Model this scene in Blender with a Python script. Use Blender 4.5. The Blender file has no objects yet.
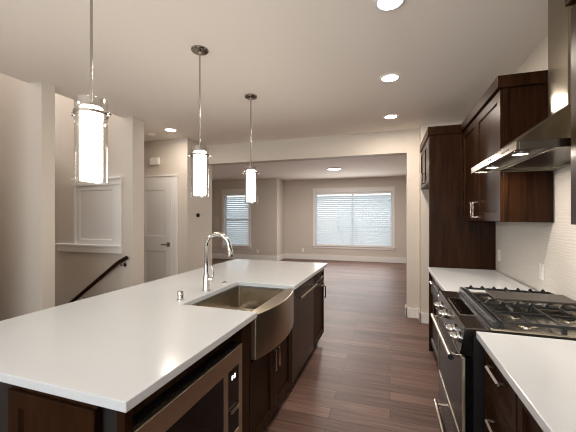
import bpy, bmesh, math, random
from mathutils import Vector, Matrix
random.seed(7)
SC = bpy.context.scene
COL = SC.collection

# ------------------------------------------------------------------ camera
THETA = math.atan(102.0 / 318.0)
cam_d = bpy.data.cameras.new('camera')
cam = bpy.data.objects.new('camera', cam_d); COL.objects.link(cam)
cam.location = (0, 0, 1.46)
cam.rotation_euler = (math.pi / 2, 0, THETA)
cam_d.sensor_width = 36.0
cam_d.lens = 318.0 / 576.0 * 36.0
cam_d.shift_y = 1.0 / 576.0
cam_d.clip_start = 0.02
SC.camera = cam

# ------------------------------------------------------------------ exposure, world, large lights
SC.view_settings.view_transform = 'Standard'
SC.view_settings.look = 'None'
SC.view_settings.gamma = 1.0
SC.view_settings.exposure = 0.82
SC.view_settings.use_curve_mapping = False
SC.cycles.filter_width = 1.1
SC.cycles.max_bounces = 10
SC.cycles.diffuse_bounces = 5
SC.cycles.glossy_bounces = 5
SC.cycles.transparent_max_bounces = 24
SC.cycles.sample_clamp_indirect = 4.0
SC.cycles.caustics_reflective = False
SC.cycles.caustics_refractive = False

world = bpy.data.worlds.new('overcast_sky'); SC.world = world
world.use_nodes = True
bg = world.node_tree.nodes['Background']
bg.inputs['Color'].default_value = (0.95, 0.975, 1.0, 1)
bg.inputs['Strength'].default_value = 2.45

def area(name, loc, direction, sx, sy, watts, color, parent=None, shape='RECTANGLE', spread=math.pi):
    d = bpy.data.lights.new(name, 'AREA'); d.shape = shape; d.size = sx
    if shape in ('RECTANGLE', 'ELLIPSE'): d.size_y = sy
    d.energy = watts; d.color = color; d.spread = spread
    o = bpy.data.objects.new(name, d); COL.objects.link(o)
    o.rotation_euler = Vector(direction).to_track_quat('-Z', 'Y').to_euler()
    o.location = loc
    if parent is not None:
        o.parent = parent; o.location = Vector(loc) - parent.location
    return o

W_REAR, W_STAIR, W_LIVING, W_CAN, W_HOOD = 52.0, 60.0, 20.0, 9.2, 2.0
WARM = (1.0, 0.875, 0.75)
COOL = (0.86, 0.94, 1.0)
# area lamps added inside the rooms as unseen stand-ins for daylight
area('rear_daylight_fill', (-1.0, -2.45, 1.6), (0, 1, 0.8), 3.0, 1.1, W_REAR, (0.90, 0.96, 1.0))  # fill lamp inside the rear window, tilted up to brighten the ceiling
area('stair_daylight_fill', (-8.0, 1.35, 4.7), (4.6, 0.6, -2.9), 0.5, 0.5, W_STAIR, (1, 0.95, 0.90))  # added upstairs to light the stair wall; the shell has no window there
area('stair_niche_fill', (-4.6, 2.75, 5.35), (0, 0, -1), 0.5, 0.5, 32.0, (0.97, 0.98, 1.0))  # unseen fill added to brighten the stair niche, no fitting modelled
area('living_daylight', (-1.2, 10.45, 1.36), (0, -1, 0), 2.4, 1.7, W_LIVING, (1, 0.98, 0.95))

# ------------------------------------------------------------------ helpers
def L(r, g, b):
    f = lambda c: (c / 255 / 12.92) if c / 255 <= 0.04045 else ((c / 255 + 0.055) / 1.055) ** 2.4
    return (f(r), f(g), f(b), 1.0)

def new_mat(name):
    m = bpy.data.materials.new(name); m.use_nodes = True
    nt = m.node_tree; b = nt.nodes['Principled BSDF']
    return m, nt, b

def plain(name, col, rough=0.5, metal=0.0, spec=0.5, coat=0.0, coat_rough=0.1):
    m, nt, b = new_mat(name)
    b.inputs['Base Color'].default_value = col
    b.inputs['Roughness'].default_value = rough
    b.inputs['Metallic'].default_value = metal
    b.inputs['Specular IOR Level'].default_value = spec
    b.inputs['Coat Weight'].default_value = coat
    b.inputs['Coat Roughness'].default_value = coat_rough
    return m

def node(nt, typ, **kw):
    n = nt.nodes.new(typ)
    for k, v in kw.items():
        setattr(n, k, v)
    return n

def coords(nt, scale=(1, 1, 1), rot=(0, 0, 0)):
    g = node(nt, 'ShaderNodeNewGeometry'); mp = node(nt, 'ShaderNodeMapping')
    mp.inputs['Scale'].default_value = scale; mp.inputs['Rotation'].default_value = rot
    nt.links.new(g.outputs['Position'], mp.inputs['Vector'])
    return mp.outputs['Vector']

def ramp(nt, fac, stops):
    r = node(nt, 'ShaderNodeValToRGB')
    els = r.color_ramp.elements
    els[0].position, els[0].color = stops[0]
    els[1].position, els[1].color = stops[-1]
    for p, c in stops[1:-1]:
        e = els.new(p); e.color = c
    nt.links.new(fac, r.inputs['Fac'])
    return r.outputs['Color']

def paint(name, col, rough=0.6, bump=0.02):
    m, nt, b = new_mat(name)
    n = node(nt, 'ShaderNodeTexNoise'); n.inputs['Scale'].default_value = 160; n.inputs['Detail'].default_value = 2
    nt.links.new(coords(nt), n.inputs['Vector'])
    bp = node(nt, 'ShaderNodeBump'); bp.inputs['Strength'].default_value = bump; bp.inputs['Distance'].default_value = 0.002
    nt.links.new(n.outputs['Fac'], bp.inputs['Height']); nt.links.new(bp.outputs['Normal'], b.inputs['Normal'])
    b.inputs['Base Color'].default_value = col; b.inputs['Roughness'].default_value = rough
    b.inputs['Specular IOR Level'].default_value = 0.3
    return m

def wood(name, dark, light, scale=(22, 22, 1.6), rough=0.32):
    m, nt, b = new_mat(name)
    n = node(nt, 'ShaderNodeTexNoise'); n.inputs['Scale'].default_value = 1.6
    n.inputs['Detail'].default_value = 6; n.inputs['Roughness'].default_value = 0.6; n.inputs['Distortion'].default_value = 0.5
    nt.links.new(coords(nt, scale), n.inputs['Vector'])
    c = ramp(nt, n.outputs['Fac'], [(0.30, dark), (0.72, light)])
    nt.links.new(c, b.inputs['Base Color'])
    b.inputs['Roughness'].default_value = rough
    b.inputs['Specular IOR Level'].default_value = 0.07; b.inputs['Coat Weight'].default_value = 0.0; b.inputs['Coat Roughness'].default_value = 0.2
    return m

def steel(name, col, rough=0.28, scale=(2, 2, 220), amount=0.12):
    m, nt, b = new_mat(name)
    n = node(nt, 'ShaderNodeTexNoise'); n.inputs['Scale'].default_value = 1.0; n.inputs['Detail'].default_value = 3
    nt.links.new(coords(nt, scale), n.inputs['Vector'])
    mr = node(nt, 'ShaderNodeMapRange')
    mr.inputs['To Min'].default_value = rough - amount / 2; mr.inputs['To Max'].default_value = rough + amount / 2
    nt.links.new(n.outputs['Fac'], mr.inputs['Value']); nt.links.new(mr.outputs['Result'], b.inputs['Roughness'])
    b.inputs['Base Color'].default_value = col; b.inputs['Metallic'].default_value = 1.0
    return m

def emitter(name, col, strength):
    m, nt, b = new_mat(name)
    b.inputs['Base Color'].default_value = (0.9, 0.88, 0.84, 1)
    b.inputs['Emission Color'].default_value = col
    b.inputs['Emission Strength'].default_value = strength
    return m

def thin_glass(name, tint=(1, 1, 1, 1), base=0.04, edge=0.55):
    m, nt, b = new_mat(name)
    nt.nodes.remove(b)
    out = nt.nodes['Material Output']
    tr = node(nt, 'ShaderNodeBsdfTransparent'); tr.inputs['Color'].default_value = tint
    gl = node(nt, 'ShaderNodeBsdfGlossy'); gl.inputs['Roughness'].default_value = 0.03
    lw = node(nt, 'ShaderNodeLayerWeight'); lw.inputs['Blend'].default_value = 0.35
    mr = node(nt, 'ShaderNodeMapRange'); mr.inputs['To Min'].default_value = base; mr.inputs['To Max'].default_value = edge
    nt.links.new(lw.outputs['Facing'], mr.inputs['Value'])
    mx = node(nt, 'ShaderNodeMixShader')
    nt.links.new(mr.outputs['Result'], mx.inputs['Fac']); nt.links.new(tr.outputs[0], mx.inputs[1]); nt.links.new(gl.outputs[0], mx.inputs[2])
    nt.links.new(mx.outputs[0], out.inputs['Surface'])
    return m

M = {}
M['wall'] = paint('greige_paint', L(206, 197, 186))
M['ceiling'] = paint('ceiling_paint', L(243, 235, 226), 0.8)
M['trim'] = paint('white_trim_paint', L(232, 228, 224), 0.4, 0.0)
M['door'] = paint('white_door_paint', L(226, 224, 222), 0.4, 0.0)
M['cab'] = wood('espresso_wood', L(25, 13, 6), L(52, 30, 15))
M['cab_shade'] = plain('cabinet_recess_shade', L(16, 9, 6), 0.6)  # near-black colour stands in for shade in the island end gaps
M['rail_wood'] = wood('handrail_wood', L(28, 16, 11), L(58, 36, 26), (3, 3, 20))
M['steel'] = steel('brushed_steel', L(188, 180, 167), 0.22, (1.5, 1.5, 60), 0.015)
M['steel_h'] = steel('brushed_steel_long', L(196, 184, 164), 0.30, (1.5, 1.2, 60), 0.015)
M['dark_steel'] = steel('dark_steel', L(92, 86, 82), 0.30, (60, 60, 1.2), 0.015)
M['steel_hood'] = steel('hood_steel', L(152, 143, 127), 0.20, (1.5, 1.5, 60), 0.015)  # darker copy of the steel, base dimmed in place of dark reflections
M['chrome'] = plain('chrome', L(215, 213, 210), 0.08, 1.0)
M['nickel'] = plain('polished_nickel', L(168, 163, 156), 0.16, 1.0)
M['pull'] = plain('nickel_pull', L(222, 216, 208), 0.22, 1.0)
M['iron'] = plain('cast_iron', L(34, 33, 32), 0.34, 0.2)
M['griddle'] = plain('griddle_plate', L(88, 82, 76), 0.38, 0.6)
M['black_glass'] = plain('black_glass', L(8, 7, 7), 0.10, 0.0, 0.25)
M['oven_glass'] = plain('oven_door_glass', L(12, 11, 11), 0.25, 0.0, 0.08)
M['panel_steel'] = steel('control_panel_steel', L(62, 59, 57), 0.25, (60, 60, 1.2), 0.015)
M['black'] = plain('black_plastic', L(14, 13, 13), 0.4)
M['white_plastic'] = plain('white_plastic', L(238, 234, 228), 0.4)
M['ledge'] = plain('range_top_enamel', L(60, 52, 47), 0.25, 0.7)
M['glyph'] = emitter('display_glow', (0.9, 0.95, 1, 1), 1.2)
M['glass'] = thin_glass('clear_glass', (0.97, 0.97, 0.96, 1), 0.06, 0.42)
M['pane'] = thin_glass('window_pane', (0.96, 0.98, 0.98, 1), 0.03, 0.4)
M['lamp'] = emitter('lit_opal_shade', (1.0, 0.91, 0.79, 1), 17.0)
M['disc'] = emitter('lit_disc_diffuser', (1.0, 0.94, 0.86, 1), 5.0)
M['can'] = emitter('lit_downlight', (1.0, 0.90, 0.76, 1), 14.0)
M['hood_lamp'] = emitter('lit_hood_lamp', (1.0, 0.88, 0.70, 1), 6.0)

# quartz worktop
m, nt, b = new_mat('white_quartz')
n = node(nt, 'ShaderNodeTexNoise'); n.inputs['Scale'].default_value = 260; n.inputs['Detail'].default_value = 3
nt.links.new(coords(nt), n.inputs['Vector'])
nt.links.new(ramp(nt, n.outputs['Fac'], [(0.35, L(194, 197, 200)), (0.65, L(201, 204, 207))]), b.inputs['Base Color'])
b.inputs['Roughness'].default_value = 0.16
M['quartz'] = m

# hand-made wavy wall tile
m, nt, b = new_mat('wavy_white_tile')
w = node(nt, 'ShaderNodeTexWave', bands_direction='Z')
w.inputs['Scale'].default_value = 17; w.inputs['Distortion'].default_value = 7.0; w.inputs['Detail'].default_value = 2.0; w.inputs['Detail Scale'].default_value = 0.7
nt.links.new(coords(nt, (1, 0.45, 1)), w.inputs['Vector'])
bp = node(nt, 'ShaderNodeBump'); bp.inputs['Strength'].default_value = 0.22; bp.inputs['Distance'].default_value = 0.005
nt.links.new(w.outputs['Fac'], bp.inputs['Height']); nt.links.new(bp.outputs['Normal'], b.inputs['Normal'])
b.inputs['Base Color'].default_value = L(226, 221, 214); b.inputs['Roughness'].default_value = 0.22
M['tile'] = m

# plank floor: boards run along X
m, nt, b = new_mat('hardwood_planks')
br = node(nt, 'ShaderNodeTexBrick')
br.offset = 0.37; br.offset_frequency = 2; br.squash = 1.0
br.inputs['Scale'].default_value = 1.0
br.inputs['Brick Width'].default_value = 1.15; br.inputs['Row Height'].default_value = 0.127
br.inputs['Mortar Size'].default_value = 0.0026; br.inputs['Mortar Smooth'].default_value = 0.3; br.inputs['Bias'].default_value = 0.0
br.inputs['Color1'].default_value = (0, 0, 0, 1); br.inputs['Color2'].default_value = (1, 1, 1, 1); br.inputs['Mortar'].default_value = (0.5, 0.5, 0.5, 1)
pv = coords(nt)
nt.links.new(pv, br.inputs['Vector'])
n1 = node(nt, 'ShaderNodeTexNoise'); n1.inputs['Scale'].default_value = 1.0; n1.inputs['Detail'].default_value = 9; n1.inputs['Roughness'].default_value = 0.62; n1.inputs['Distortion'].default_value = 0.6
nt.links.new(coords(nt, (2.4, 42, 1)), n1.inputs['Vector'])
add = node(nt, 'ShaderNodeMath', operation='MULTIPLY_ADD'); add.inputs[1].default_value = 0.34
sep = node(nt, 'ShaderNodeSeparateColor')
nt.links.new(br.outputs['Color'], sep.inputs['Color'])
nt.links.new(sep.outputs[0], add.inputs[0])
mul = node(nt, 'ShaderNodeMath', operation='MULTIPLY'); mul.inputs[1].default_value = 0.95
nt.links.new(n1.outputs['Fac'], mul.inputs[0]); nt.links.new(mul.outputs[0], add.inputs[2])
c = ramp(nt, add.outputs[0], [(0.26, L(58, 41, 33)), (0.58, L(98, 72, 63)), (0.95, L(132, 104, 93))])
mx = node(nt, 'ShaderNodeMix', data_type='RGBA')
nt.links.new(br.outputs['Fac'], mx.inputs['Factor']); nt.links.new(c, mx.inputs['A']); mx.inputs['B'].default_value = L(34, 22, 18)
nt.links.new(mx.outputs['Result'], b.inputs['Base Color'])
bp = node(nt, 'ShaderNodeBump'); bp.inputs['Strength'].default_value = 0.25; bp.inputs['Distance'].default_value = 0.004; bp.invert = False
nt.links.new(n1.outputs['Fac'], bp.inputs['Height']); nt.links.new(bp.outputs['Normal'], b.inputs['Normal'])
b.inputs['Roughness'].default_value = 0.46; b.inputs['Specular IOR Level'].default_value = 0.4
M['floor'] = m

# window blind slats
m, nt, b = new_mat('white_blind_slats')
nt.nodes.remove(b)
df = node(nt, 'ShaderNodeBsdfDiffuse'); df.inputs['Color'].default_value = (0.85, 0.87, 0.89, 1)
tl = node(nt, 'ShaderNodeBsdfTranslucent'); tl.inputs['Color'].default_value = (0.80, 0.88, 0.94, 1)
mx = node(nt, 'ShaderNodeMixShader'); mx.inputs['Fac'].default_value = 0.38
nt.links.new(df.outputs[0], mx.inputs[1]); nt.links.new(tl.outputs[0], mx.inputs[2]); nt.links.new(mx.outputs[0], nt.nodes['Material Output'].inputs['Surface'])
M['blind'] = m

# lap siding and ground outside
m, nt, b = new_mat('lap_siding')
w = node(nt, 'ShaderNodeTexWave', bands_direction='Z', wave_profile='SAW'); w.inputs['Scale'].default_value = 1.6
nt.links.new(coords(nt), w.inputs['Vector'])
nt.links.new(ramp(nt, w.outputs['Fac'], [(0.0, L(120, 132, 138)), (0.12, L(196, 206, 210)), (1.0, L(206, 214, 218))]), b.inputs['Base Color'])
M['siding'] = m
M['roof'] = plain('roof_shingle', L(80, 80, 84), 0.9)
M['soil'] = plain('outdoor_ground', L(120, 124, 110), 0.9)

class MB:
    """Collects shapes in world coordinates, then links them as one mesh object."""
    def __init__(s): s.bm = bmesh.new()
    def box(s, x0, x1, y0, y1, z0, z1):
        vs = [s.bm.verts.new((x, y, z)) for x in (x0, x1) for y in (y0, y1) for z in (z0, z1)]
        for f in ((0, 1, 3, 2), (4, 6, 7, 5), (0, 4, 5, 1), (2, 3, 7, 6), (0, 2, 6, 4), (1, 5, 7, 3)):
            s.bm.faces.new([vs[i] for i in f])
        return s
    def poly(s, pts): 
        s.bm.faces.new([s.bm.verts.new(p) for p in pts]); return s
    def prism(s, pts, vec):
        """closed polygon pts (3D, planar) extruded by vec"""
        vec = Vector(vec); a = [s.bm.verts.new(p) for p in pts]; c = [s.bm.verts.new(Vector(p) + vec) for p in pts]
        s.bm.faces.new(a); s.bm.faces.new(c[::-1])
        for i in range(len(a)):
            j = (i + 1) % len(a); s.bm.faces.new([a[i], c[i], c[j], a[j]])
        return s
    def loft(s, rings, caps=True):
        rv = [[s.bm.verts.new(p) for p in r] for r in rings]
        k = len(rv[0])
        for a, c in zip(rv, rv[1:]):
            for i in range(k):
                j = (i + 1) % k; s.bm.faces.new([a[i], a[j], c[j], c[i]])
        if caps:
            s.bm.faces.new(rv[0][::-1]); s.bm.faces.new(rv[-1])
        return s
    def tube(s, pts, r, seg=12):
        """round bar through pts; r a number or one per point"""
        pts = [Vector(p) for p in pts]; rs = r if isinstance(r, (list, tuple)) else [r] * len(pts)
        rings = []; ref = None
        for i, p in enumerate(pts):
            t = (pts[min(i + 1, len(pts) - 1)] - pts[max(i - 1, 0)]).normalized()
            if ref is None:
                ref = t.orthogonal().normalized()
            u = (ref - t * ref.dot(t)).normalized(); ref = u; v = t.cross(u)
            rings.append([p + rs[i] * (math.cos(2 * math.pi * k / seg) * u + math.sin(2 * math.pi * k / seg) * v) for k in range(seg)])
        return s.loft(rings)
    def lathe(s, cx, cy, prof, seg=32, caps=True):
        rings = [[(cx + r * math.cos(2 * math.pi * k / seg), cy + r * math.sin(2 * math.pi * k / seg), z) for k in range(seg)] for r, z in prof]
        return s.loft(rings, caps)
    def build(s, name, mat, parent=None, bevel=0.0, smooth=False, seg=2):
        bmesh.ops.recalc_face_normals(s.bm, faces=s.bm.faces)
        if parent is not None:
            bmesh.ops.translate(s.bm, verts=s.bm.verts, vec=-world_loc(parent))
        me = bpy.data.meshes.new(name); s.bm.to_mesh(me); s.bm.free()
        me.materials.append(mat)
        o = bpy.data.objects.new(name, me); COL.objects.link(o)
        if parent is not None: o.parent = parent
        if smooth:
            for p in me.polygons: p.use_smooth = True
            me.set_sharp_from_angle(angle=math.radians(38))
        if bevel:
            bv = o.modifiers.new('bevel', 'BEVEL'); bv.width = bevel; bv.segments = seg; bv.limit_method = 'ANGLE'; bv.angle_limit = math.radians(40)
        return o

def world_loc(o):
    v = Vector((0, 0, 0))
    while o is not None:
        v += o.location; o = o.parent
    return v

def tag(o, label, cat, group=None):
    o['label'] = label; o['category'] = cat
    if group: o['group'] = group
    return o

def thing(name, label, cat, loc, group=None):
    o = bpy.data.objects.new(name, None); COL.objects.link(o); o.location = loc; o.empty_display_size = 0.05
    return tag(o, label, cat, group)

def struct(o):
    o['kind'] = 'structure'; return o

def sroot(name, loc):
    o = bpy.data.objects.new(name, None); COL.objects.link(o); o.location = loc
    return struct(o)

def copy_tree(o, parent=None):
    c = o.copy(); COL.objects.link(c)
    if parent is not None: c.parent = parent
    for ch in list(o.children): copy_tree(ch, c)
    return c

def B(name, mat, *boxes, parent=None, bevel=0.0):
    mb = MB()
    for b_ in boxes: mb.box(*b_)
    return mb.build(name, mat, parent, bevel)

def panel_front(mb, face, u0, u1, v0, v1, pos, axis='-x', rail=0.06, thick=0.02, depth=0.011, slope=0.009):
    """framed front with a recessed panel; face plane at pos, outward along axis"""
    def P(u, v, d):
        if axis == '-x': return (pos - d, u, v)
        if axis == '+x': return (pos + d, u, v)
        if axis == '-y': return (u, pos - d, v)
    rings = []
    for ins, d in ((0, -thick), (0, -0.002), (0.002, 0), (rail, 0), (rail + slope, -depth)):
        a, b_, c_, e = u0 + ins, u1 - ins, v0 + ins, v1 - ins
        rings.append([P(a, c_, d), P(b_, c_, d), P(b_, e, d), P(a, e, d)])
    mb.loft(rings, caps=True)
    return mb

def pull(parent, x, ya, yb, za, zb, out, name='handle', mat=None, r=0.005):
    """bar pull; out = signed standoff along x"""
    mb = MB()
    d = Vector((0, yb - ya, zb - za)); d.normalize(); e = 0.012
    a = Vector((x + out, ya, za)); c = Vector((x + out, yb, zb))
    def sq(p, q, r):
        p, q = Vector(p), Vector(q); t = (q - p).normalized(); u = t.orthogonal().normalized(); v = t.cross(u)
        mb.loft([[pt + r * (i * u + j * v) for i, j in ((-1, -1), (1, -1), (1, 1), (-1, 1))] for pt in (p, q)])
    sq(a - d * e * 0, c, r)
    sq((x, ya, za), a, r); sq((x, yb, zb), c, r)
    return mb.build(name, mat or M['pull'], parent)

# ------------------------------------------------------------------ room shell
CE = 2.74
struct(B('floor', M['floor'], (-3.20, 1.9, -2.7, 11.0, -0.1, 0), (-6.6, -3.20, 4.9, 11.0, -0.1, 0), (-6.6, -3.20, 3.25, 4.9, -0.1, 0), (-6.6, -3.2, 1.0, 2.20, -0.1, 0)))
struct(B('ceiling', M['ceiling'], (-3.29, 1.3, -2.7, 5.0, CE, CE + 0.25), (-6.0, -3.29, 3.30, 5.0, CE, CE + 0.25), (-6.6, 1.9, 5.15, 11.0, CE, CE + 0.12)))
RW = 1.05
struct(B('wall_right', M['wall'], (RW, RW + 0.12, -2.7, 4.75, 0, CE)))
struct(B('wall_rear', M['wall'], (-3.3, -2.55, -2.7, -2.5, 0, CE), (0.55, 1.2, -2.7, -2.5, 0, CE), (-2.55, 0.55, -2.7, -2.5, 2.2, CE), (-2.55, 0.55, -2.7, -2.5, 0, 1.0)))
struct(B('wall_left', M['wall'], (-3.3, -3.2, -2.7, 1.65, 0, CE)))  # far end extended out of view to keep rear light off the stair wall
# opening to the living room: column, beam above, block of wall on the left
struct(B('wall_column', M['wall'], (0.235, 0.405, 4.95, 5.12, 0, CE)))
struct(B('wall_nook', M['wall'], (0.405, 2.0, 4.75, 5.12, 0, CE)))
struct(B('wall_beam', M['wall'], (-3.12, 0.235, 4.97, 5.15, 2.405, CE)))
struct(B('wall_hall', M['wall'], (-6.0, -3.12, 4.40, 5.15, 0, CE)))
# living room
struct(B('wall_living_far', M['wall'], (-3.56, -2.44, 10.7, 10.9, 0, CE), (0.06, 2.0, 10.7, 10.9, 0, CE), (-2.44, 0.06, 10.7, 10.9, 0, 0.50), (-2.44, 0.06, 10.7, 10.9, 2.28, CE)))
struct(B('wall_living_left', M['wall'], (-3.70, -3.56, 9.9, 10.9, 0, CE), (-4.58, -3.70, 9.9, 10.05, 0, CE), (-6.6, -5.52, 9.9, 10.05, 0, CE), (-5.52, -4.58, 9.9, 10.05, 0, 0.48), (-5.52, -4.58, 9.9, 10.05, 2.26, CE)))
struct(B('wall_living_side', M['wall'], (-6.7, -6.6, 5.15, 10.05, 0, CE)))
struct(B('wall_living_right', M['wall'], (1.9, 2.0, 5.12, 10.9, 0, CE)))
# stairwell
struct(B('wall_pillar_near', M['wall'], (-3.30, -3.12, 2.14, 2.265, 0, CE)))
struct(B('wall_pillar_far', M['wall'], (-3.29, -3.12, 3.25, 3.45, 0, CE)))
struct(B('wall_stair_middle', M['wall'], (-5.6, -3.30, 2.14, 2.265, -2.0, 3.2)))
struct(B('wall_stair_far', M['wall'], (-8.6, -3.29, 3.27, 3.37, -2.0, 5.4)))
struct(B('wall_stair_left', M['wall'], (-6.0, -5.9, 0.9, 3.37, -2.0, 2.70), (-8.7, -8.6, 0.9, 3.37, 2.99, 5.4)))
struct(B('wall_stair_near', M['wall'], (-8.6, -3.26, 0.9, 1.0, 0, 5.4)))
struct(B('wall_stair_upper', M['wall'], (-3.29, -3.19, 0.9, 3.37, CE + 0.25, 5.4)))
struct(B('ceiling_stair', M['ceiling'], (-8.7, -3.19, 0.9, 3.37, 5.4, 5.5)))
struct(B('floor_upper_occluder', M['floor'], (-8.6, -5.6, 1.0, 3.27, 2.70, 2.99)))  # unseen landing, edge placed to cast diagonal shade on the stair wall
struct(B('wall_hall_end', M['wall'], (-6.0, -5.9, 3.37, 4.4, 0, CE)))
# flights of steps: down behind the half wall, up behind the guard wall
mb = MB()
for i in range(9):
    mb.box(-3.40 - 0.25 * (i + 1), -3.40 - 0.25 * i, 2.265, 3.27, -0.18 * (i + 1) - 0.25, -0.18 * (i + 1))
mb.box(-3.40, -3.20, 2.20, 3.27, -0.2, 0)
struct(mb.build('floor_stair_down', M['floor']))
mb = MB()
for i in range(9):
    mb.box(-3.55 - 0.25 * (i + 1), -3.55 - 0.25 * i, 1.0, 2.15, 0, 0.18 * (i + 1))
struct(mb.build('floor_stair_up', M['floor']))

# niche with white casing on the stair wall
BB = 0.14
nz = sroot('trim_1', (-3.8, 3.27, 0.985))
B('sill', M['trim'], (-4.41, -3.285, 3.195, 3.248, 1.07, 1.095), (-4.40, -3.291, 3.22, 3.248, 0.988, 1.07), (-4.40, -3.291, 3.248, 3.268, 0.988, 1.095), parent=nz, bevel=0.004)
B('casing', M['trim'], (-4.115, -4.08, 3.238, 3.268, 1.095, 1.90), (-3.40, -3.294, 3.238, 3.268, 1.095, 1.88), (-4.115, -3.294, 3.232, 3.268, 1.88, 1.955), (-4.13, -3.291, 3.215, 3.268, 1.955, 1.985), parent=nz, bevel=0.003)
mb = MB(); panel_front(mb, None, -4.08, -3.40, 1.095, 1.88, 3.252, '-y', 0.06, 0.014, 0.010, 0.014)
mb.build('panel', M['door'], nz)
struct(B('wall_stair_ledge', M['wall'], (-4.385, -4.118, 3.235, 3.27, 1.095, 1.93)))

# hall door
d1 = sroot('door_1', (-3.65, 4.40, 0))
mb = MB(); mb.box(-4.05, -3.40, 4.375, 4.398, 0.01, 2.03)
panel_front(mb, None, -4.05, -3.40, 1.02, 2.03, 4.365, '-y', 0.12, 0.012, 0.008, 0.02)
panel_front(mb, None, -4.05, -3.40, 0.01, 1.02, 4.365, '-y', 0.12, 0.012, 0.008, 0.02)
mb.build('door_leaf', M['door'], d1)
B('casing', M['trim'], (-3.40, -3.30, 4.37, 4.398, 0, 2.03), (-4.15, -4.05, 4.37, 4.398, 0, 2.03), (-4.15, -3.30, 4.37, 4.398, 2.03, 2.13), (-4.17, -3.285, 4.355, 4.398, 2.13, 2.155), parent=d1, bevel=0.003)
mb = MB(); mb.box(-3.475, -3.425, 4.345, 4.366, 0.975, 1.045); mb.tube([(-3.45, 4.35, 1.01), (-3.45, 4.315, 1.01)], 0.010); mb.tube([(-3.44, 4.315, 1.01), (-3.56, 4.315, 1.01)], 0.008)
mb.build('door_handle', M['nickel'], d1, smooth=True)

# baseboards
struct(B('baseboard_column', M['trim'], (0.22, 0.405, 4.932, 4.949, 0, BB), (0.218, 0.234, 4.932, 5.12, 0, BB)))
struct(B('baseboard_nook', M['trim'], (0.390, 1.04, 4.732, 4.749, 0, BB), (0.388, 0.404, 4.732, 4.932, 0, BB)))
struct(B('baseboard_living_far', M['trim'], (-3.56, 1.9, 10.68, 10.699, 0, BB + 0.03)))
struct(B('baseboard_living_left', M['trim'], (-6.6, -3.56, 9.88, 9.899, 0, BB + 0.03), (-3.56, -3.54, 9.88, 10.70, 0, BB + 0.03)))
struct(B('baseboard_hall', M['trim'], (-3.285, -3.12, 4.385, 4.399, 0, BB), (-3.119, -3.10, 4.385, 5.15, 0, BB)))

# windows of the living room
def window(name, x0, x1, yf, z0, z1, cw=0.085, head=0.16):
    w_ = sroot(name, ((x0 + x1) / 2, yf, z0))
    B('casing', M['trim'], (x0 - cw, x0, yf - 0.022, yf - 0.001, z0 - 0.02, z1), (x1, x1 + cw, yf - 0.022, yf - 0.001, z0 - 0.02, z1),
      (x0 - cw, x1 + cw, yf - 0.022, yf - 0.001, z1, z1 + head - 0.03), (x0 - cw - 0.02, x1 + cw + 0.02, yf - 0.04, yf - 0.001, z1 + head - 0.03, z1 + head),
      (x0 - cw, x1 + cw, yf - 0.022, yf - 0.001, z0 - 0.10, z0 - 0.02), parent=w_, bevel=0.003)
    B('sill', M['trim'], (x0 - cw - 0.02, x1 + cw + 0.02, yf - 0.05, yf - 0.001, z0 - 0.025, z0), parent=w_, bevel=0.003)
    f = 0.04
    B('sash', M['trim'], (x0, x0 + f, yf + 0.09, yf + 0.13, z0, z1), (x1 - f, x1, yf + 0.09, yf + 0.13, z0, z1), (x0, x1, yf + 0.09, yf + 0.13, z0, z0 + f), (x0, x1, yf + 0.09, yf + 0.13, z1 - f, z1),
      *([((x0 + x1) / 2 - 0.03, (x0 + x1) / 2 + 0.03, yf + 0.09, yf + 0.13, z0, z1)] if x1 - x0 > 1.5 else [(x0, x1, yf + 0.09, yf + 0.13, (z0 + z1) / 2 - 0.025, (z0 + z1) / 2 + 0.025)]), parent=w_)
    mb = MB(); mb.poly([(x0, yf + 0.11, z0), (x1, yf + 0.11, z0), (x1, yf + 0.11, z1), (x0, yf + 0.11, z1)])
    mb.build('pane', M['pane'], w_)
def blind(label, x0, x1, yf, z0, z1):
    t = thing('window_blind', label, 'window blind', ((x0 + x1) / 2, yf + 0.03, z0))
    g = 0.006
    B('headrail', M['trim'], (x0 + g, x1 - g, yf + 0.0, yf + 0.062, z1 - 0.06, z1 - 0.003), parent=t, bevel=0.004)
    B('bottom_rail', M['trim'], (x0 + g, x1 - g, yf + 0.005, yf + 0.055, z0 + 0.012, z0 + 0.034), parent=t, bevel=0.004)
    mb = MB(); z = z0 + 0.06; ang = math.radians(48); hw = 0.036; th = 0.0025
    while z < z1 - 0.07:
        c, s_ = math.cos(ang) * hw, math.sin(ang) * hw; yc = yf + 0.03
        mb.prism([(x0 + g, yc - c, z - s_), (x0 + g, yc, z + 0.003), (x0 + g, yc + c, z + s_), (x0 + g, yc + c, z + s_ - th), (x0 + g, yc, z + 0.003 - th), (x0 + g, yc - c, z - s_ - th)], (x1 - x0 - 2 * g, 0, 0))
        z += 0.066
    mb.build('slats', M['blind'], t)
    mb = MB(); k = 2 if x1 - x0 < 1.5 else 4
    for i in range(k):
        x = x0 + (x1 - x0) * (0.12 + 0.76 * i / (k - 1)); mb.box(x - 0.002, x + 0.002, yf + 0.002, yf + 0.004, z0 + 0.03, z1 - 0.05)
    mb.build('cords', M['trim'], t)
window('window_1', -2.44, 0.06, 10.7, 0.50, 2.28)
blind('wide white slatted blind on the large living-room window facing the kitchen', -2.44, 0.06, 10.7, 0.50, 2.28)
window('window_2', -5.52, -4.58, 9.9, 0.48, 2.26)
blind('narrow white slatted blind on the small window behind the farthest pendant', -5.52, -4.58, 9.9, 0.48, 2.26)
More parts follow.
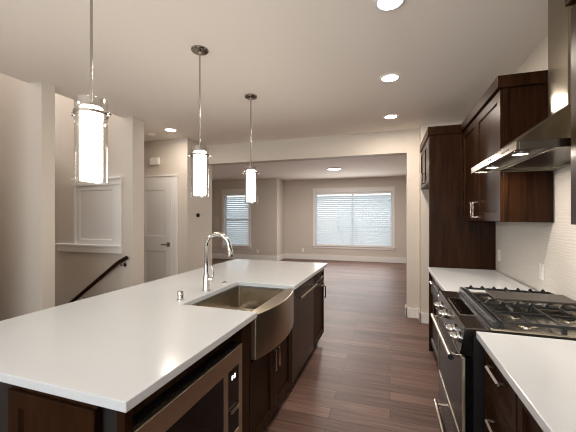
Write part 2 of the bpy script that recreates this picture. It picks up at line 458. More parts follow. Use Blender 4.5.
# window behind the camera
w_ = sroot('window_3', (-1.0, -2.6, 1.0))
B('sash', M['trim'], (-2.55, -2.49, -2.66, -2.58, 1.0, 2.2), (0.49, 0.55, -2.66, -2.58, 1.0, 2.2), (-2.55, 0.55, -2.66, -2.58, 2.14, 2.2), (-2.55, 0.55, -2.66, -2.58, 1.0, 1.06), (-1.04, -0.96, -2.66, -2.58, 1.0, 2.2), parent=w_)
MB().poly([(-2.55, -2.62, 1.0), (0.55, -2.62, 1.0), (0.55, -2.62, 2.2), (-2.55, -2.62, 2.2)]).build('pane', M['pane'], w_)

# outside
struct(B('ground_outside', M['soil'], (-20, 20, 11.2, 40, -0.6, -0.5)))
nh = thing('neighbour_house', 'pale sided house seen through the living-room blinds', 'house', (-4, 16, -0.5))
B('wall', M['siding'], (-9.5, 4.6, 15, 20, -0.5, 4.6), parent=nh)
mb = MB(); mb.prism([(-9.8, 14.7, 4.6), (-9.8, 20.3, 4.6), (-9.8, 17.5, 6.6)], (14.7, 0, 0)); mb.build('roof', M['roof'], nh)
B('window', M['trim'], (-3.4, -2.4, 14.96, 15, 0.7, 2.2), parent=nh)

# ------------------------------------------------------------------ ceiling fittings
def can_light(loc, label):
    x, y = loc
    t = thing('recessed_downlight', label, 'ceiling light', (x, y, CE), 'recessed downlights in the ceilings')
    MB().lathe(x, y, [(0.092, CE - 0.0005), (0.092, CE - 0.004), (0.088, CE - 0.007), (0.073, CE - 0.007), (0.070, CE - 0.003), (0.070, CE - 0.0005)], 40, caps=False).build('trim_ring', M['trim'], t, smooth=True)
    MB().lathe(x, y, [(0.071, CE - 0.0008), (0.071, CE - 0.0035)], 40).build('lens', M['can'], t)
    area('lamp', (x, y, CE - 0.02), (0, 0, -1), 0.13, 0.13, W_CAN, WARM, t, 'DISK')
    return t
can0 = can_light((0.0, 1.98), 'round lit downlight at the top edge, nearest of the kitchen ceiling row')
for (x, y), lab in (((0.0, 3.07), 'round lit downlight between two others in the kitchen ceiling row'),
                    ((0.01, 4.26), 'round lit downlight just in front of the living-room beam, last of the kitchen row'),
                    ((-3.07, 3.92), 'round lit downlight in the hall ceiling in front of the white door'),
                    ):
    c_ = copy_tree(can0); c_.location = (x, y, CE); c_['label'] = lab
    if x < -3:   # the hall lamp is dimmer
        for l_ in c_.children:
            if l_.type == 'LIGHT': l_.data = l_.data.copy(); l_.data.energy = W_CAN * 0.5
t = thing('flush_mount_light', 'wide round flush-mounted lit ceiling light in the living room beyond the beam', 'ceiling light', (-1.40, 8.35, CE))
MB().lathe(-1.40, 8.35, [(0.185, CE - 0.0005), (0.185, CE - 0.022), (0.178, CE - 0.026), (0.168, CE - 0.022), (0.168, CE - 0.0005)], 48, caps=False).build('rim', M['trim'], t, smooth=True)
MB().lathe(-1.40, 8.35, [(0.167, CE - 0.004), (0.167, CE - 0.022), (0.13, CE - 0.030), (0.02, CE - 0.032)], 48).build('diffuser', M['disc'], t, smooth=True)
area('lamp', (-1.40, 8.35, CE - 0.04), (0, 0, -1), 0.3, 0.3, 45.0, (1, 0.94, 0.88), t, 'DISK')
t = thing('smoke_detector', 'small round white smoke detector on the hall ceiling beside the downlight', 'smoke detector', (-3.51, 4.02, CE))
MB().lathe(-3.51, 4.02, [(0.065, CE - 0.0005), (0.065, CE - 0.012)], 32).build('base', M['white_plastic'], t, smooth=True)
MB().lathe(-3.51, 4.02, [(0.058, CE - 0.012), (0.056, CE - 0.028), (0.042, CE - 0.036), (0.012, CE - 0.038)], 32).build('cover', M['white_plastic'], t, smooth=True)

def pendant(x, y, label):
    t = thing('pendant_light', label, 'pendant light', (x, y, CE), 'glass pendants over the island')
    MB().lathe(x, y, [(0.066, CE - 0.0005), (0.066, CE - 0.014), (0.060, CE - 0.021), (0.014, CE - 0.024), (0.010, CE - 0.045)], 36).build('canopy', M['nickel'], t, smooth=True)
    MB().tube([(x, y, CE - 0.04), (x, y, 1.985)], 0.006, 10).build('stem', M['nickel'], t, smooth=True)
    zb, zt = 1.609, 1.988
    MB().lathe(x, y, [(0.068, zb), (0.068, zt), (0.0655, zt), (0.0655, zb), (0.068, zb)], 48, caps=False).build('glass_cylinder', M['glass'], t, smooth=True)
    sh = MB().lathe(x, y, [(0.045, 1.626), (0.046, 1.630), (0.046, 1.950), (0.043, 1.955)], 40).build('opal_shade', M['lamp'], t, smooth=True)
    MB().lathe(x, y, [(0.010, 1.9555), (0.010, 1.965), (0.006, 1.975)], 24).build('socket', M['nickel'], t, smooth=True)
    rg = MB().lathe(x, y, [(0.0685, 1.918), (0.0725, 1.918), (0.0725, 1.931), (0.0685, 1.931), (0.0685, 1.918)], 48, caps=False).build('ring', M['nickel'], t, smooth=True)
    for s_ in (-1, 1):
        u = Vector((math.cos(0.3), math.sin(0.3), 0)) * s_
        c = Vector((x, y, 1.9245))
        mb = MB(); mb.tube([c + u * 0.046, c + u * 0.074, c + u * 0.0745, c + u * 0.078, c + u * 0.088, c + u * 0.090], [0.003, 0.003, 0.007, 0.010, 0.010, 0.006], 12)
        mb.build('screw_knob', M['nickel'], rg, smooth=True)
    return t
p0 = pendant(-1.312, 1.12, 'lit glass cylinder pendant over the near end of the island')
p0.location.z = CE + 0.010
for (x, y), lab in (((-1.385, 2.11), 'lit glass cylinder pendant above the faucet, middle of the three'), ((-1.40, 3.08), 'lit glass cylinder pendant over the far end of the island')):
    c_ = copy_tree(p0); c_.location = (x, y, CE + (0.006 if y < 2.5 else 0)); c_['label'] = lab

# ------------------------------------------------------------------ small wall things
t = thing('door_chime', 'white plastic chime box on the wall above the hall door', 'door chime', (-3.70, 4.40, 2.37))
B('box', M['white_plastic'], (-3.83, -3.65, 4.355, 4.398, 2.33, 2.45), parent=t, bevel=0.008)
t = thing('thermostat', 'small round dark thermostat on the wall left of the living-room opening', 'thermostat', (-3.12, 4.67, 1.49))
MB().tube([(-3.119, 4.67, 1.49), (-3.112, 4.67, 1.49)], 0.045, 24).build('plate', M['white_plastic'], t, smooth=True)
MB().tube([(-3.112, 4.67, 1.49), (-3.09, 4.67, 1.49)], 0.036, 24).build('dial', M['black_glass'], t, smooth=True)

def outlet(name, pos, axis, label, group=None):
    x, y, z = pos
    t = thing(name, label, 'outlet', pos, 'outlet plates on the walls')
    if axis == 'x':
        B('plate', M['white_plastic'], (x - 0.006, x - 0.0005, y - 0.036, y + 0.036, z - 0.058, z + 0.058), parent=t, bevel=0.003)
        B('sockets', M['white_plastic'], (x - 0.009, x - 0.006, y - 0.017, y + 0.017, z + 0.006, z + 0.034), (x - 0.009, x - 0.006, y - 0.017, y + 0.017, z - 0.034, z - 0.006), parent=t, bevel=0.002)
    else:
        B('plate', M['white_plastic'], (x - 0.036, x + 0.036, y - 0.006, y - 0.0005, z - 0.058, z + 0.058), parent=t, bevel=0.003)
        B('sockets', M['white_plastic'], (x - 0.017, x + 0.017, y - 0.009, y - 0.006, z + 0.006, z + 0.034), (x - 0.017, x + 0.017, y - 0.009, y - 0.006, z - 0.034, z - 0.006), parent=t, bevel=0.002)
outlet('wall_outlet', (RW - 0.013, 3.66, 1.08), 'x', 'white outlet on the backsplash beside the tall fridge panel')
outlet('wall_outlet', (RW - 0.013, 2.72, 1.07), 'x', 'white outlet on the backsplash behind the range end')
outlet('wall_outlet', (-4.25, 9.9, 0.30), 'y', 'white outlet low on the wall right of the small window')
outlet('wall_outlet', (-2.88, 10.7, 0.31), 'y', 'white outlet low on the wall left of the large window')

# handrail of the stairs
t = thing('handrail', 'dark wooden handrail sloping down the stair wall below the white niche', 'handrail', (-3.6, 3.17, 0.6))
MB().tube([(-3.15, 3.185, 0.950), (-3.28, 3.185, 0.885), (-3.30, 3.185, 0.872), (-4.6, 3.185, -0.06)], [0.024] * 4, 14).build('rail', M['rail_wood'], t, smooth=True)
mb = MB(); mb.tube([(-3.24, 3.268, 0.845), (-3.24, 3.25, 0.845)], 0.026, 16); mb.tube([(-3.24, 3.25, 0.845), (-3.24, 3.19, 0.845), (-3.24, 3.185, 0.885)], 0.007, 10)
mb.build('bracket', M['nickel'], t, smooth=True)

# ------------------------------------------------------------------ island
ISLAND = ('island_countertop', 'island_cladding', 'microwave_cabinet', 'built_in_microwave', 'sink_cabinet', 'farmhouse_sink', 'kitchen_faucet', 'air_gap', 'air_switch', 'dishwasher', 'island_end_cabinet', 'island_back_panel')
IX0, IX1, IY0, IY1 = -1.93, -0.718, 0.745, 3.72
ZT, ZB = 0.915, 0.882
SY0, SY1, SXB = 1.685, 2.42, -1.228      # sink cut-out
mb = MB()
mb.prism([(IX0, IY0, ZB), (IX1, IY0, ZB), (IX1, SY0, ZB), (SXB, SY0, ZB), (SXB, SY1, ZB), (IX1, SY1, ZB), (IX1, IY1, ZB), (IX0, IY1, ZB)], (0, 0, ZT - ZB))
tag(mb.build('island_countertop', M['quartz'], None, 0.003), 'white quartz countertop of the island, cut out around the steel sink', 'countertop')
CF = -0.757     # door faces
CB = CF - 0.02  # carcass face

def carcass(parent, y0, y1, z1=0.881, x0=-1.28, z0=0.10, name='body'):
    return B(name, M['cab'], (x0, CB, y0, y1, z0, z1), (x0, CB - 0.05, y0, y1, 0, z0), parent=parent)

# end panel with corner stile
t = thing('island_cladding', 'dark framed wood panel closing the near end of the island', 'cabinet panel', (-1.05, 0.80, 0))
mb = MB(); panel_front(mb, None, -1.285, -0.875, 0.0, 0.842, 0.772, '-y', 0.055, 0.026, 0.012, 0.010); mb.build('framed_panel', M['cab'], t)
B('shade_backing', M['cab_shade'], (-1.55, -0.790, 0.805, 0.812, 0, 0.881), parent=t)  # dark sheet painting the shade beside the end panel and under the overhang
B('corner_post', M['cab'], (-0.790, CF, 0.780, 0.812, 0.0, 0.881), parent=t, bevel=0.002)
B('top_rail', M['cab'], (-1.285, -0.875, 0.785, 0.799, 0.842, 0.881), parent=t)

# microwave cabinet
t = thing('microwave_cabinet', 'dark wood island cabinet holding the microwave nearest the camera', 'cabinet', (-1.0, 1.2, 0))
B('body', M['cab'], (-1.28, CB, 0.813, 1.665, 0.10, 0.285), (-1.28, CB, 0.813, 0.83, 0.285, 0.881), (-1.28, CB, 1.565, 1.665, 0.285, 0.881), (-1.28, CB - 0.035, 0.83, 1.565, 0.784, 0.881), (-1.28, -1.265, 0.83, 1.565, 0.285, 0.802), (-1.28, CB - 0.05, 0.813, 1.665, 0, 0.10), parent=t)
mb = MB(); panel_front(mb, None, 0.816, 1.55, 0.105, 0.28, CF, '+x', 0.05); dr = mb.build('drawer', M['cab'], t)
pull(dr, CF, 1.10, 1.26, 0.20, 0.20, 0.03)
B('filler_strip', M['cab'], (CB, CF, 1.568, 1.664, 0.105, 0.881), parent=t, bevel=0.001)

t = thing('built_in_microwave', 'built-in stainless microwave with black glass front under the island counter', 'microwave', (-1.0, 1.2, 0.3))
B('case', M['black'], (-1.25, CB - 0.001, 0.835, 1.56, 0.29, 0.778), parent=t)
FX = CF + 0.006
B('trim_frame', M['steel_h'], (CB, FX, 0.814, 1.565, 0.685, 0.776), (CB, FX, 0.814, 0.88, 0.29, 0.685), (CB, FX, 1.528, 1.565, 0.29, 0.685), (CB, FX, 0.88, 1.528, 0.29, 0.35), (CB, FX, 1.372, 1.412, 0.35, 0.685), parent=t, bevel=0.002)
B('window_glass', M['black_glass'], (CB, FX - 0.004, 0.88, 1.372, 0.35, 0.685), parent=t)
cp = B('control_panel', M['black_glass'], (CB, FX - 0.003, 1.412, 1.528, 0.35, 0.685), parent=t)
B('display', M['glyph'], (FX - 0.003, FX - 0.0022, 1.452, 1.462, 0.628, 0.650), (FX - 0.003, FX - 0.0022, 1.468, 1.471, 0.633, 0.637), (FX - 0.003, FX - 0.0022, 1.468, 1.471, 0.642, 0.646), (FX - 0.003, FX - 0.0022, 1.476, 1.492, 0.628, 0.650), parent=cp)
B('vent_strip', M['steel_h'], (FX, FX + 0.012, 1.43, 1.515, 0.47, 0.482), parent=t)

# sink cabinet with two doors
t = thing('sink_cabinet', 'dark wood two-door cabinet below the island sink', 'cabinet', (-1.0, 2.05, 0))
B('body', M['cab'], (-1.28, CB, 1.666, 2.444, 0.10, 0.62), (-1.28, CB - 0.05, 1.666, 2.444, 0, 0.10), (-1.28, CF, 1.666, 1.684, 0.62, 0.881), (-1.28, CF, 2.426, 2.444, 0.62, 0.881), (-1.28, -1.255, 1.684, 2.426, 0.62, 0.881), parent=t)
for a, b_, hy in ((1.669, 2.052, 2.02), (2.056, 2.441, 2.09)):
    mb = MB(); panel_front(mb, None, a, b_, 0.105, 0.612, CF, '+x', 0.055); d_ = mb.build('door', M['cab'], t)
    pull(d_, CF, hy, hy, 0.425, 0.555, 0.03)

# sink
t = thing('farmhouse_sink', 'stainless apron-front sink with a bowed front set in the island', 'sink', (-0.95, 2.05, 0.66))
a, b_, xb, xf = 1.70, 2.405, -1.215, -0.800
zt = 0.8805
def rrect(x0, x1, y0, y1, r, z, n_=5):
    pts = []
    for cx, cy, st in ((x1 - r, y1 - r, 0), (x0 + r, y1 - r, 90), (x0 + r, y0 + r, 180), (x1 - r, y0 + r, 270)):
        for k in range(n_ + 1):
            an = math.radians(st + 90 * k / n_); pts.append((cx + r * math.cos(an), cy + r * math.sin(an), z))
    return pts
rings = [rrect(xb - 0.02, xf + 0.02, a - 0.012, b_ + 0.012, 0.02, zt), rrect(xb, xf, a, b_, 0.02, zt), rrect(xb + 0.004, xf - 0.004, a + 0.004, b_ - 0.004, 0.02, 0.70), rrect(xb + 0.02, xf - 0.02, a + 0.02, b_ - 0.02, 0.03, 0.685)]
mb = MB(); mb.loft(rings, caps=False); mb.poly(rrect(xb + 0.02, xf - 0.02, a + 0.02, b_ - 0.02, 0.03, 0.685))
bmesh.ops.remove_doubles(mb.bm, verts=mb.bm.verts, dist=0.0005)
mb.build('bowl', M['steel'], t, smooth=True)
mb = MB(); N = 20; ya, yb = SY0 + 0.004, SY1 - 0.004
arc = [(-0.728 + 0.055 * (1 - (2 * i / N - 1) ** 2), ya + (yb - ya) * i / N) for i in range(N + 1)]
out = [(xf + 0.021, ya, 0.632), (xf + 0.021, yb, 0.632)]
mb.prism([(x, y, 0.632) for x, y in arc] + [(xf + 0.0205, yb, 0.632), (xf + 0.0205, ya, 0.632)], (0, 0, 0.896 - 0.632))
mb.build('apron', M['steel_h'], t, 0.004, smooth=False)
mb = MB(); mb.lathe(-0.96, 2.06, [(0.045, 0.6855), (0.045, 0.688), (0.02, 0.686)], 24); mb.build('drain', M['chrome'], t, smooth=True)

# faucet and companions
t = thing('kitchen_faucet', 'tall chrome gooseneck faucet behind the island sink', 'faucet', (-1.29, 2.05, ZT))
fx, fy = -1.29, 2.05
MB().lathe(fx, fy, [(0.029, ZT + 0.0003), (0.029, ZT + 0.01), (0.026, ZT + 0.02), (0.024, ZT + 0.10), (0.017, ZT + 0.13)], 24).build('base', M['chrome'], t, smooth=True)
pts = [(fx, fy, ZT + 0.12), (fx, fy, ZT + 0.25), (fx, fy, 1.245)]
R_ = 0.088
for k in range(1, 13):
    an = math.pi - math.pi * 0.93 * k / 12; pts.append((fx + R_ + R_ * math.cos(an), fy + 0.02 * k / 12, 1.245 + R_ * math.sin(an)))
MB().tube(pts, 0.0145, 14).build('gooseneck', M['chrome'], t, smooth=True)
e = Vector(pts[-1]); MB().tube([e, e + Vector((0.006, 0, -0.03)), e + Vector((0.018, 0, -0.085)), e + Vector((0.019, 0, -0.095))], [0.015, 0.018, 0.021, 0.016], 14).build('spray_head', M['chrome'], t, smooth=True)
hd = MB().tube([(fx + 0.018, fy + 0.005, 1.0), (fx + 0.045, fy + 0.012, 1.0)], 0.018, 14).build('handle', M['chrome'], t, smooth=True)
MB().tube([(fx + 0.040, fy + 0.010, 1.005), (fx + 0.050, fy + 0.012, 1.03), (fx + 0.040, fy + 0.012, 1.095)], [0.008, 0.007, 0.005], 10).build('lever', M['chrome'], hd, smooth=True)
t = thing('air_gap', 'short chrome air-gap cap on the counter beside the sink corner', 'air gap', (-1.31, 1.775, ZT))
MB().lathe(-1.31, 1.775, [(0.024, ZT + 0.0003), (0.024, ZT + 0.006), (0.020, ZT + 0.008), (0.020, ZT + 0.05), (0.017, ZT + 0.056)], 24).build('cap', M['chrome'], t, smooth=True)
t = thing('air_switch', 'flat round chrome push button on the counter beyond the faucet', 'push button', (-1.30, 2.34, ZT))
MB().lathe(-1.30, 2.34, [(0.026, ZT + 0.0003), (0.026, ZT + 0.005), (0.022, ZT + 0.007)], 24).build('ring', M['chrome'], t, smooth=True)
MB().lathe(-1.30, 2.34, [(0.015, ZT + 0.007), (0.014, ZT + 0.011)], 20).build('button', M['chrome'], t, smooth=True)

# dishwasher
t = thing('dishwasher', 'dark steel dishwasher with a bar handle between island sink and end cabinet', 'dishwasher', (-1.0, 2.79, 0))
B('tub', M['black'], (-1.28, CB, 2.448, 3.176, 0.10, 0.875), (-1.28, CB - 0.06, 2.448, 3.176, 0.0, 0.10), parent=t)
dp = B('door', M['dark_steel'], (CB, CF + 0.004, 2.450, 3.174, 0.11, 0.845), parent=t, bevel=0.004)
B('control_strip', M['black_glass'], (CB, CF - 0.001, 2.450, 3.174, 0.847, 0.872), parent=t)
mb = MB(); hx = CF + 0.052; mb.tube([(hx, 2.53, 0.79), (hx, 3.10, 0.79)], 0.0125, 14)
for y in (2.57, 3.06): mb.tube([(CF + 0.004, y, 0.79), (hx, y, 0.79)], 0.008, 10)
mb.build('handle', M['steel'], dp, smooth=True)
B('badge', M['pull'], (CF + 0.004, CF + 0.006, 3.04, 3.13, 0.155, 0.165), parent=dp)

# island end cabinet
t = thing('island_end_cabinet', 'narrow dark wood cabinet at the far end of the island with drawer over door', 'cabinet', (-1.0, 3.4, 0))
carcass(t, 3.18, 3.695)
mb = MB(); panel_front(mb, None, 3.184, 3.692, 0.715, 0.872, CF, '+x', 0.045); d_ = mb.build('drawer', M['cab'], t); pull(d_, CF, 3.37, 3.50, 0.80, 0.80, 0.03)
mb = MB(); panel_front(mb, None, 3.184, 3.692, 0.105, 0.710, CF, '+x', 0.055); d_ = mb.build('door', M['cab'], t); pull(d_, CF, 3.64, 3.64, 0.53, 0.66, 0.03)
# back panel of the island on the seating side
t = tag(B('island_back_panel', M['cab'], (-1.562, -1.552, 0.80, 3.695, 0, 0.881)), 'long dark wood panel on the seating side below the island overhang', 'cabinet panel')

# the island stands a touch out of square with the room
PIV = Vector((-0.735, 2.4, 0)); ROT = Matrix.Rotation(math.radians(-0.75), 4, 'Z')
for o in list(COL.objects):
    if o.parent is None and o.name in ISLAND:
        o.matrix_world = Matrix.Translation(PIV) @ ROT @ Matrix.Translation(-PIV) @ Matrix.Translation(o.location)

# ------------------------------------------------------------------ right-hand run
RF = 0.42       # door faces
RC = RF + 0.02
RB = RW - 0.014
# tiled backsplash
struct(B('wall_backsplash', M['tile'], (RW - 0.012, RW - 0.0005, -1.6, 3.765, 0.917, 1.42), (RW - 0.012, RW - 0.0005, 1.665, 2.545, 1.42, 2.05)))
tag(B('far_countertop', M['quartz'], (0.392, RB, 2.575, 3.766, ZB, ZT), bevel=0.003), 'white quartz countertop between the range and the tall fridge panel', 'countertop')
tag(B('near_countertop', M['quartz'], (0.392, RB, -1.6, 1.722, ZB, ZT), bevel=0.003), 'white quartz countertop on the near side of the range', 'countertop')
def rcar(parent, y0, y1):
    return B('body', M['cab'], (RC, RB, y0, y1, 0.10, 0.881), (RC + 0.05, RB, y0, y1, 0, 0.10), parent=parent)
t = thing('base_cabinet', 'dark wood base cabinet with drawer and doors between range and fridge panel', 'cabinet', (0.75, 3.15, 0))
rcar(t, 2.578, 3.764)
for a, b_ in ((2.582, 3.17), (3.174, 3.76)):
    mb = MB(); panel_front(mb, None, a, b_, 0.715, 0.872, RF, '-x', 0.045); d_ = mb.build('drawer', M['cab'], t); pull(d_, RF, (a + b_) / 2 - 0.065, (a + b_) / 2 + 0.065, 0.80, 0.80, -0.03)
    mb = MB(); panel_front(mb, None, a, b_, 0.105, 0.710, RF, '-x', 0.055); d_ = mb.build('door', M['cab'], t)
    hy = b_ - 0.04 if a < 3 else a + 0.04
    pull(d_, RF, hy, hy, 0.53, 0.66, -0.03)
t = thing('drawer_cabinet', 'dark wood stack of drawers right beside the near side of the range', 'cabinet', (0.75, 1.5, 0))
rcar(t, 1.30, 1.70)
for z0, z1 in ((0.685, 0.872), (0.40, 0.680), (0.105, 0.395)):
    mb = MB(); panel_front(mb, None, 1.303, 1.697, z0, z1, RF, '-x', 0.045); d_ = mb.build('drawer', M['cab'], t)
    zh = z1 - 0.045 if z1 > 0.8 else z1 - 0.08
    pull(d_, RF, 1.385, 1.535, zh, zh, -0.032)
t = thing('base_cabinet', 'dark wood base cabinet under the near counter, nearest the camera', 'cabinet', (0.75, 0.9, 0))
rcar(t, 0.40, 1.297)
for a, b_ in ((0.403, 0.846), (0.85, 1.294)):
    mb = MB(); panel_front(mb, None, a, b_, 0.685, 0.872, RF, '-x', 0.045); d_ = mb.build('drawer', M['cab'], t); pull(d_, RF, (a + b_) / 2 - 0.065, (a + b_) / 2 + 0.065, 0.80, 0.80, -0.03)
    mb = MB(); panel_front(mb, None, a, b_, 0.105, 0.680, RF, '-x', 0.055); d_ = mb.build('door', M['cab'], t)
    pull(d_, RF, b_ - 0.04 if a < .6 else a + 0.04, b_ - 0.04 if a < .6 else a + 0.04, 0.50, 0.63, -0.03)

# range
GY0, GY1 = 1.738, 2.560
t = thing('gas_range', 'stainless gas range with black grates between the two right-hand counters', 'range', (0.7, 2.15, 0))
B('body', M['black'], (0.385, 1.034, GY0, GY1, 0.10, 0.900), (0.45, 1.034, GY0, GY1, 0.0, 0.10), parent=t)
B('cooktop', M['ledge'], (0.345, 1.036, GY0 - 0.003, GY1 + 0.003, 0.900, 0.921), parent=t, bevel=0.004)
B('side_trim', M['steel_h'], (0.46, 1.034, GY0 - 0.002, GY0 + 0.02, 0.921, 0.926), (0.46, 1.034, GY1 - 0.02, GY1 + 0.002, 0.921, 0.926), (1.01, 1.036, GY0, GY1, 0.921, 0.935), parent=t, bevel=0.001)
mb = MB(); mb.prism([(0.345, GY0, 0.905), (0.325, GY0, 0.790), (0.385, GY0, 0.780), (0.385, GY0, 0.905)], (0, GY1 - GY0, 0)); mb.build('control_panel', M['panel_steel'], t)
dp = B('display', M['black_glass'], (0.374, 0.446, 1.97, 2.345, 0.921, 0.9225), parent=t)
B('display_frame', M['steel'], (0.368, 0.374, 1.964, 2.351, 0.921, 0.9235), (0.446, 0.452, 1.964, 2.351, 0.921, 0.9235), (0.374, 0.446, 1.964, 1.97, 0.921, 0.9235), (0.374, 0.446, 2.345, 2.351, 0.921, 0.9235), parent=dp)
for k in range(5):
    y = 2.02 + 0.06 * k
    B('key_mark', M['pull'], (0.384, 0.390, y, y + 0.018, 0.9225, 0.9229), parent=dp)
for y in (2.42, 2.22, 1.94, 1.82):
    kb = MB(); kb.tube([(0.338, y, 0.848), (0.326, y, 0.846)], 0.030, 20); kn = kb.build('knob', M['chrome'], t, smooth=True)
    MB().tube([(0.326, y, 0.846), (0.322, y, 0.845), (0.302, y, 0.842), (0.298, y, 0.841)], [0.022, 0.025, 0.021, 0.017], 20).build('knob_cap', M['chrome'], kn, smooth=True)
od = B('oven_door', M['steel_h'], (0.338, 0.351, GY0 + 0.004, GY1 - 0.004, 0.755, 0.774), (0.338, 0.351, GY0 + 0.004, GY0 + 0.022, 0.335, 0.755), (0.338, 0.351, GY1 - 0.022, GY1 - 0.004, 0.335, 0.755), (0.338, 0.351, GY0 + 0.022, GY1 - 0.022, 0.335, 0.352), parent=t, bevel=0.003)
B('oven_glass', M['oven_glass'], (0.341, 0.351, GY0 + 0.022, GY1 - 0.022, 0.352, 0.755), (0.351, 0.3845, GY0 + 0.006, GY1 - 0.006, 0.337, 0.772), parent=od)
def range_bar(parent, y0, y1, z, x, xin):
    mb = MB(); mb.tube([(x, y0, z), (x, y1, z)], 0.0135, 14)
    for y in (y0 + 0.04, y1 - 0.04): mb.tube([(xin, y, z), (x, y, z)], 0.010, 10)
    h = mb.build('handle', M['steel'], parent, smooth=True)
    return h
h = range_bar(od, GY0 + 0.05, GY1 - 0.05, 0.752, 0.293, 0.338)
MB().tube([(0.293, GY0 + 0.044, 0.752), (0.293, GY0 + 0.0495, 0.752)], 0.0145, 14).build('end_cap', M['black'], h, smooth=True)
sd = B('storage_drawer', M['panel_steel'], (0.338, 0.384, GY0 + 0.004, GY1 - 0.004, 0.125, 0.328), parent=t, bevel=0.003)
range_bar(sd, 1.82, 2.34, 0.225, 0.290, 0.338)
B('kick_plate', M['black'], (0.40, 0.449, GY0, GY1, 0.0, 0.10), parent=t)
# grates: near and far burner grates with a griddle between them along the rear, front rail
B('burner_pan', M['steel'], (0.505, 1.005, GY0 + 0.022, GY1 - 0.022, 0.9205, 0.9222), parent=t)
fr = B('front_rail', M['iron'], (0.472, 0.496, GY0 + 0.01, GY1 - 0.02, 0.921, 0.960), parent=t, bevel=0.005)
bz0, bz1 = 0.949, 0.963
def grate(y0, y1):
    mb = MB(); x0, x1 = 0.508, 1.005
    w_ = 0.0045
    for y in (y0, (y0 + y1) / 2, y1): mb.box(x0, x1, y - w_, y + w_, bz0, bz1)
    for x in (x0, (x0 + x1) / 2, x1): mb.box(x - w_, x + w_, y0, y1, bz0, bz1)
    for cx in (x0 + (x1 - x0) * .25, x0 + (x1 - x0) * .75):
        mb.box(cx - w_, cx + w_, y0, y0 + (y1 - y0) * 0.36, bz0, bz1); mb.box(cx - w_, cx + w_, y1 - (y1 - y0) * 0.36, y1, bz0, bz1)
    for x in (x0, (x0 + x1) / 2, x1):
        for y in (y0, y1): mb.box(x - 0.009, x + 0.009, y - 0.009, y + 0.009, 0.922, bz0)
    # upright finger tips
    k = 7
    for i in range(k):
        x = x0 + (x1 - x0) * (i + 0.5) / k
        mb.prism([(x - 0.016, y1 - 0.006, bz1 - 0.004), (x + 0.016, y1 - 0.006, bz1 - 0.004), (x + 0.004, y1 - 0.006, bz1 + 0.015), (x - 0.004, y1 - 0.006, bz1 + 0.015)], (0, 0.012, 0))
    return mb.build('grate', M['iron'], t, 0.002)
grate(1.765, 2.115)
grate(2.14, 2.535)
B('griddle', M['griddle'], (0.60, 1.02, 2.19, 2.40, 0.9635, 0.976), parent=t, bevel=0.004)
for x, y in ((0.64, 1.86), (0.64, 2.02), (0.88, 1.86), (0.88, 2.02), (0.64, 2.46), (0.88, 2.46)):
    bu = MB().lathe(x, y, [(0.048, 0.9212), (0.048, 0.926), (0.036, 0.930)], 28).build('burner', M['steel'], t, smooth=True)
    MB().lathe(x, y, [(0.033, 0.930), (0.033, 0.935), (0.028, 0.937)], 28).build('burner_cap', M['iron'], bu, smooth=True)

# tall panel, cabinet over the fridge space
PT = 2.44
t = thing('fridge_side_panel', 'tall dark wood panel standing at the end of the far counter', 'cabinet panel', (0.75, 3.78, 0))
B('panel', M['cab'], (0.416, RB, 3.770, 3.795, 0, PT - 0.09), parent=t)
B('front_stile', M['cab'], (0.406, 0.416, 3.768, 3.797, 0, PT - 0.09), parent=t, bevel=0.002)
B('crown', M['cab'], (0.392, RB, 3.756, 3.797, PT - 0.09, PT), parent=t, bevel=0.002)
t = thing('fridge_cabinet', 'high dark wood cabinet over the empty fridge space', 'cabinet', (0.75, 4.27, 1.83))
B('body', M['cab'], (0.425, RB, 3.798, 4.747, 1.84, PT - 0.09), parent=t)
B('crown', M['cab'], (0.392, RB, 3.798, 4.747, PT - 0.09, PT), parent=t, bevel=0.002)
for a, b_, hy in ((3.80, 4.27, 4.235), (4.274, 4.744, 4.31)):
    mb = MB(); panel_front(mb, None, a, b_, 1.843, PT - 0.095, 0.405, '-x', 0.06); d_ = mb.build('door', M['cab'], t)
    pull(d_, 0.405, hy, hy, 1.88, 2.0, -0.03)

# wall cabinets
UF = 0.73
UZ = 1.425
def upper(label, y0, y1, splits, handles):
    t = thing('wall_cabinet', label, 'cabinet', (0.9, (y0 + y1) / 2, UZ))
    B('body', M['cab'], (UF + 0.045, RB, y0 + 0.008, y1, UZ, PT - 0.085), parent=t)
    B('face_frame', M['cab'], (UF + 0.02, UF + 0.045, y0, y1, UZ, PT - 0.085), parent=t, bevel=0.002)
    B('crown', M['cab'], (UF - 0.020, RB, y0 - 0.014, y1, PT - 0.085, PT), parent=t, bevel=0.004)
    for (a, b_), hy in zip(splits, handles):
        mb = MB(); panel_front(mb, None, a, b_, UZ + 0.003, PT - 0.095, UF, '-x', 0.065, depth=0.012); d_ = mb.build('door', M['cab'], t)
        pull(d_, UF, hy, hy, UZ + 0.035, UZ + 0.165, -0.032)
    return t
upper('dark wood wall cabinet with two doors between the hood and the tall fridge panel', 2.555, 3.765, [(2.558, 3.20), (3.204, 3.762)], [3.165, 3.24])
upper('dark wood wall cabinet on the near side of the range hood', 0.75, 1.655, [(0.753, 1.20), (1.204, 1.652)], [1.165, 1.24])

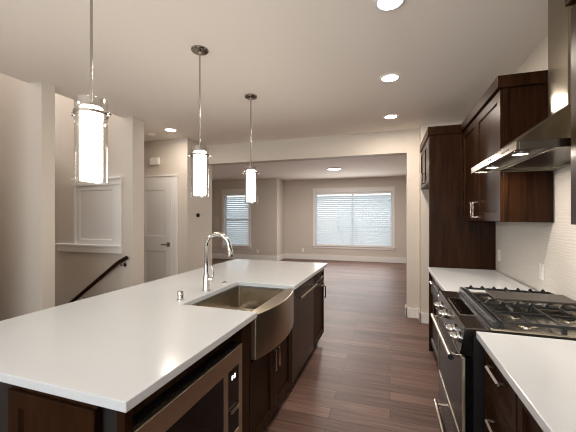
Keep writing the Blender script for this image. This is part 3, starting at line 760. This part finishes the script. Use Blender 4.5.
# range hood
HY0, HY1, HX = 1.70, 2.545, 0.548
t = thing('range_hood', 'stainless chimney range hood on the tiled wall above the range', 'range hood', (0.85, 2.12, 1.77))
hz0, hz1 = 1.768, 1.806
B('rim', M['steel_hood'], (HX, HX + 0.012, HY0, HY1, hz0, hz1), (HX + 0.012, RB, HY0, HY0 + 0.012, hz0, hz1), (HX + 0.012, RB, HY1 - 0.012, HY1, hz0, hz1), (RB - 0.012, RB, HY0 + 0.012, HY1 - 0.012, hz0, hz1), parent=t, bevel=0.001)
cy0, cy1, cx0 = 2.03, 2.25, 0.885
mb = MB(); mb.loft([[(HX, HY0, hz1), (RB, HY0, hz1), (RB, HY1, hz1), (HX, HY1, hz1)], [(cx0 - 0.004, cy0 - 0.004, 2.045), (RB, cy0 - 0.004, 2.045), (RB, cy1 + 0.004, 2.045), (cx0 - 0.004, cy1 + 0.004, 2.045)]])
mb.build('canopy', M['steel_hood'], t, 0.002)
B('chimney', M['steel_hood'], (cx0, RB, cy0, cy1, 2.045, CE - 0.002), parent=t, bevel=0.002)
un = B('filter_panel', M['dark_steel'], (HX + 0.012, RB - 0.012, HY0 + 0.012, HY1 - 0.012, 1.788, 1.793), parent=t)
B('filter_bar', M['steel_hood'], (0.712, 0.722, HY0 + 0.012, HY1 - 0.012, 1.772, 1.788), parent=t)
for y in (1.93, 2.40):
    lp = MB().lathe(0.64, y, [(0.040, 1.788), (0.040, 1.783), (0.034, 1.782), (0.033, 1.7875)], 28, caps=False).build('lamp_ring', M['chrome'], t, smooth=True)
    MB().lathe(0.64, y, [(0.033, 1.7875), (0.033, 1.784)], 28).build('lamp_lens', M['hood_lamp'], lp)
    area('lamp', (0.64, y, 1.778), (0, 0, -1), 0.06, 0.06, W_HOOD, WARM, t, 'DISK')
for i in range(5):
    y = 2.04 + 0.045 * i
    mb = MB(); mb.box(HX - 0.0025, HX, y, y + 0.02, 1.781, 1.793); mb.build('button', M['chrome'] if i else M['glyph'], t)
B('badge', M['ledge'], (HX - 0.0015, HX, 1.80, 1.90, 1.783, 1.792), parent=t)
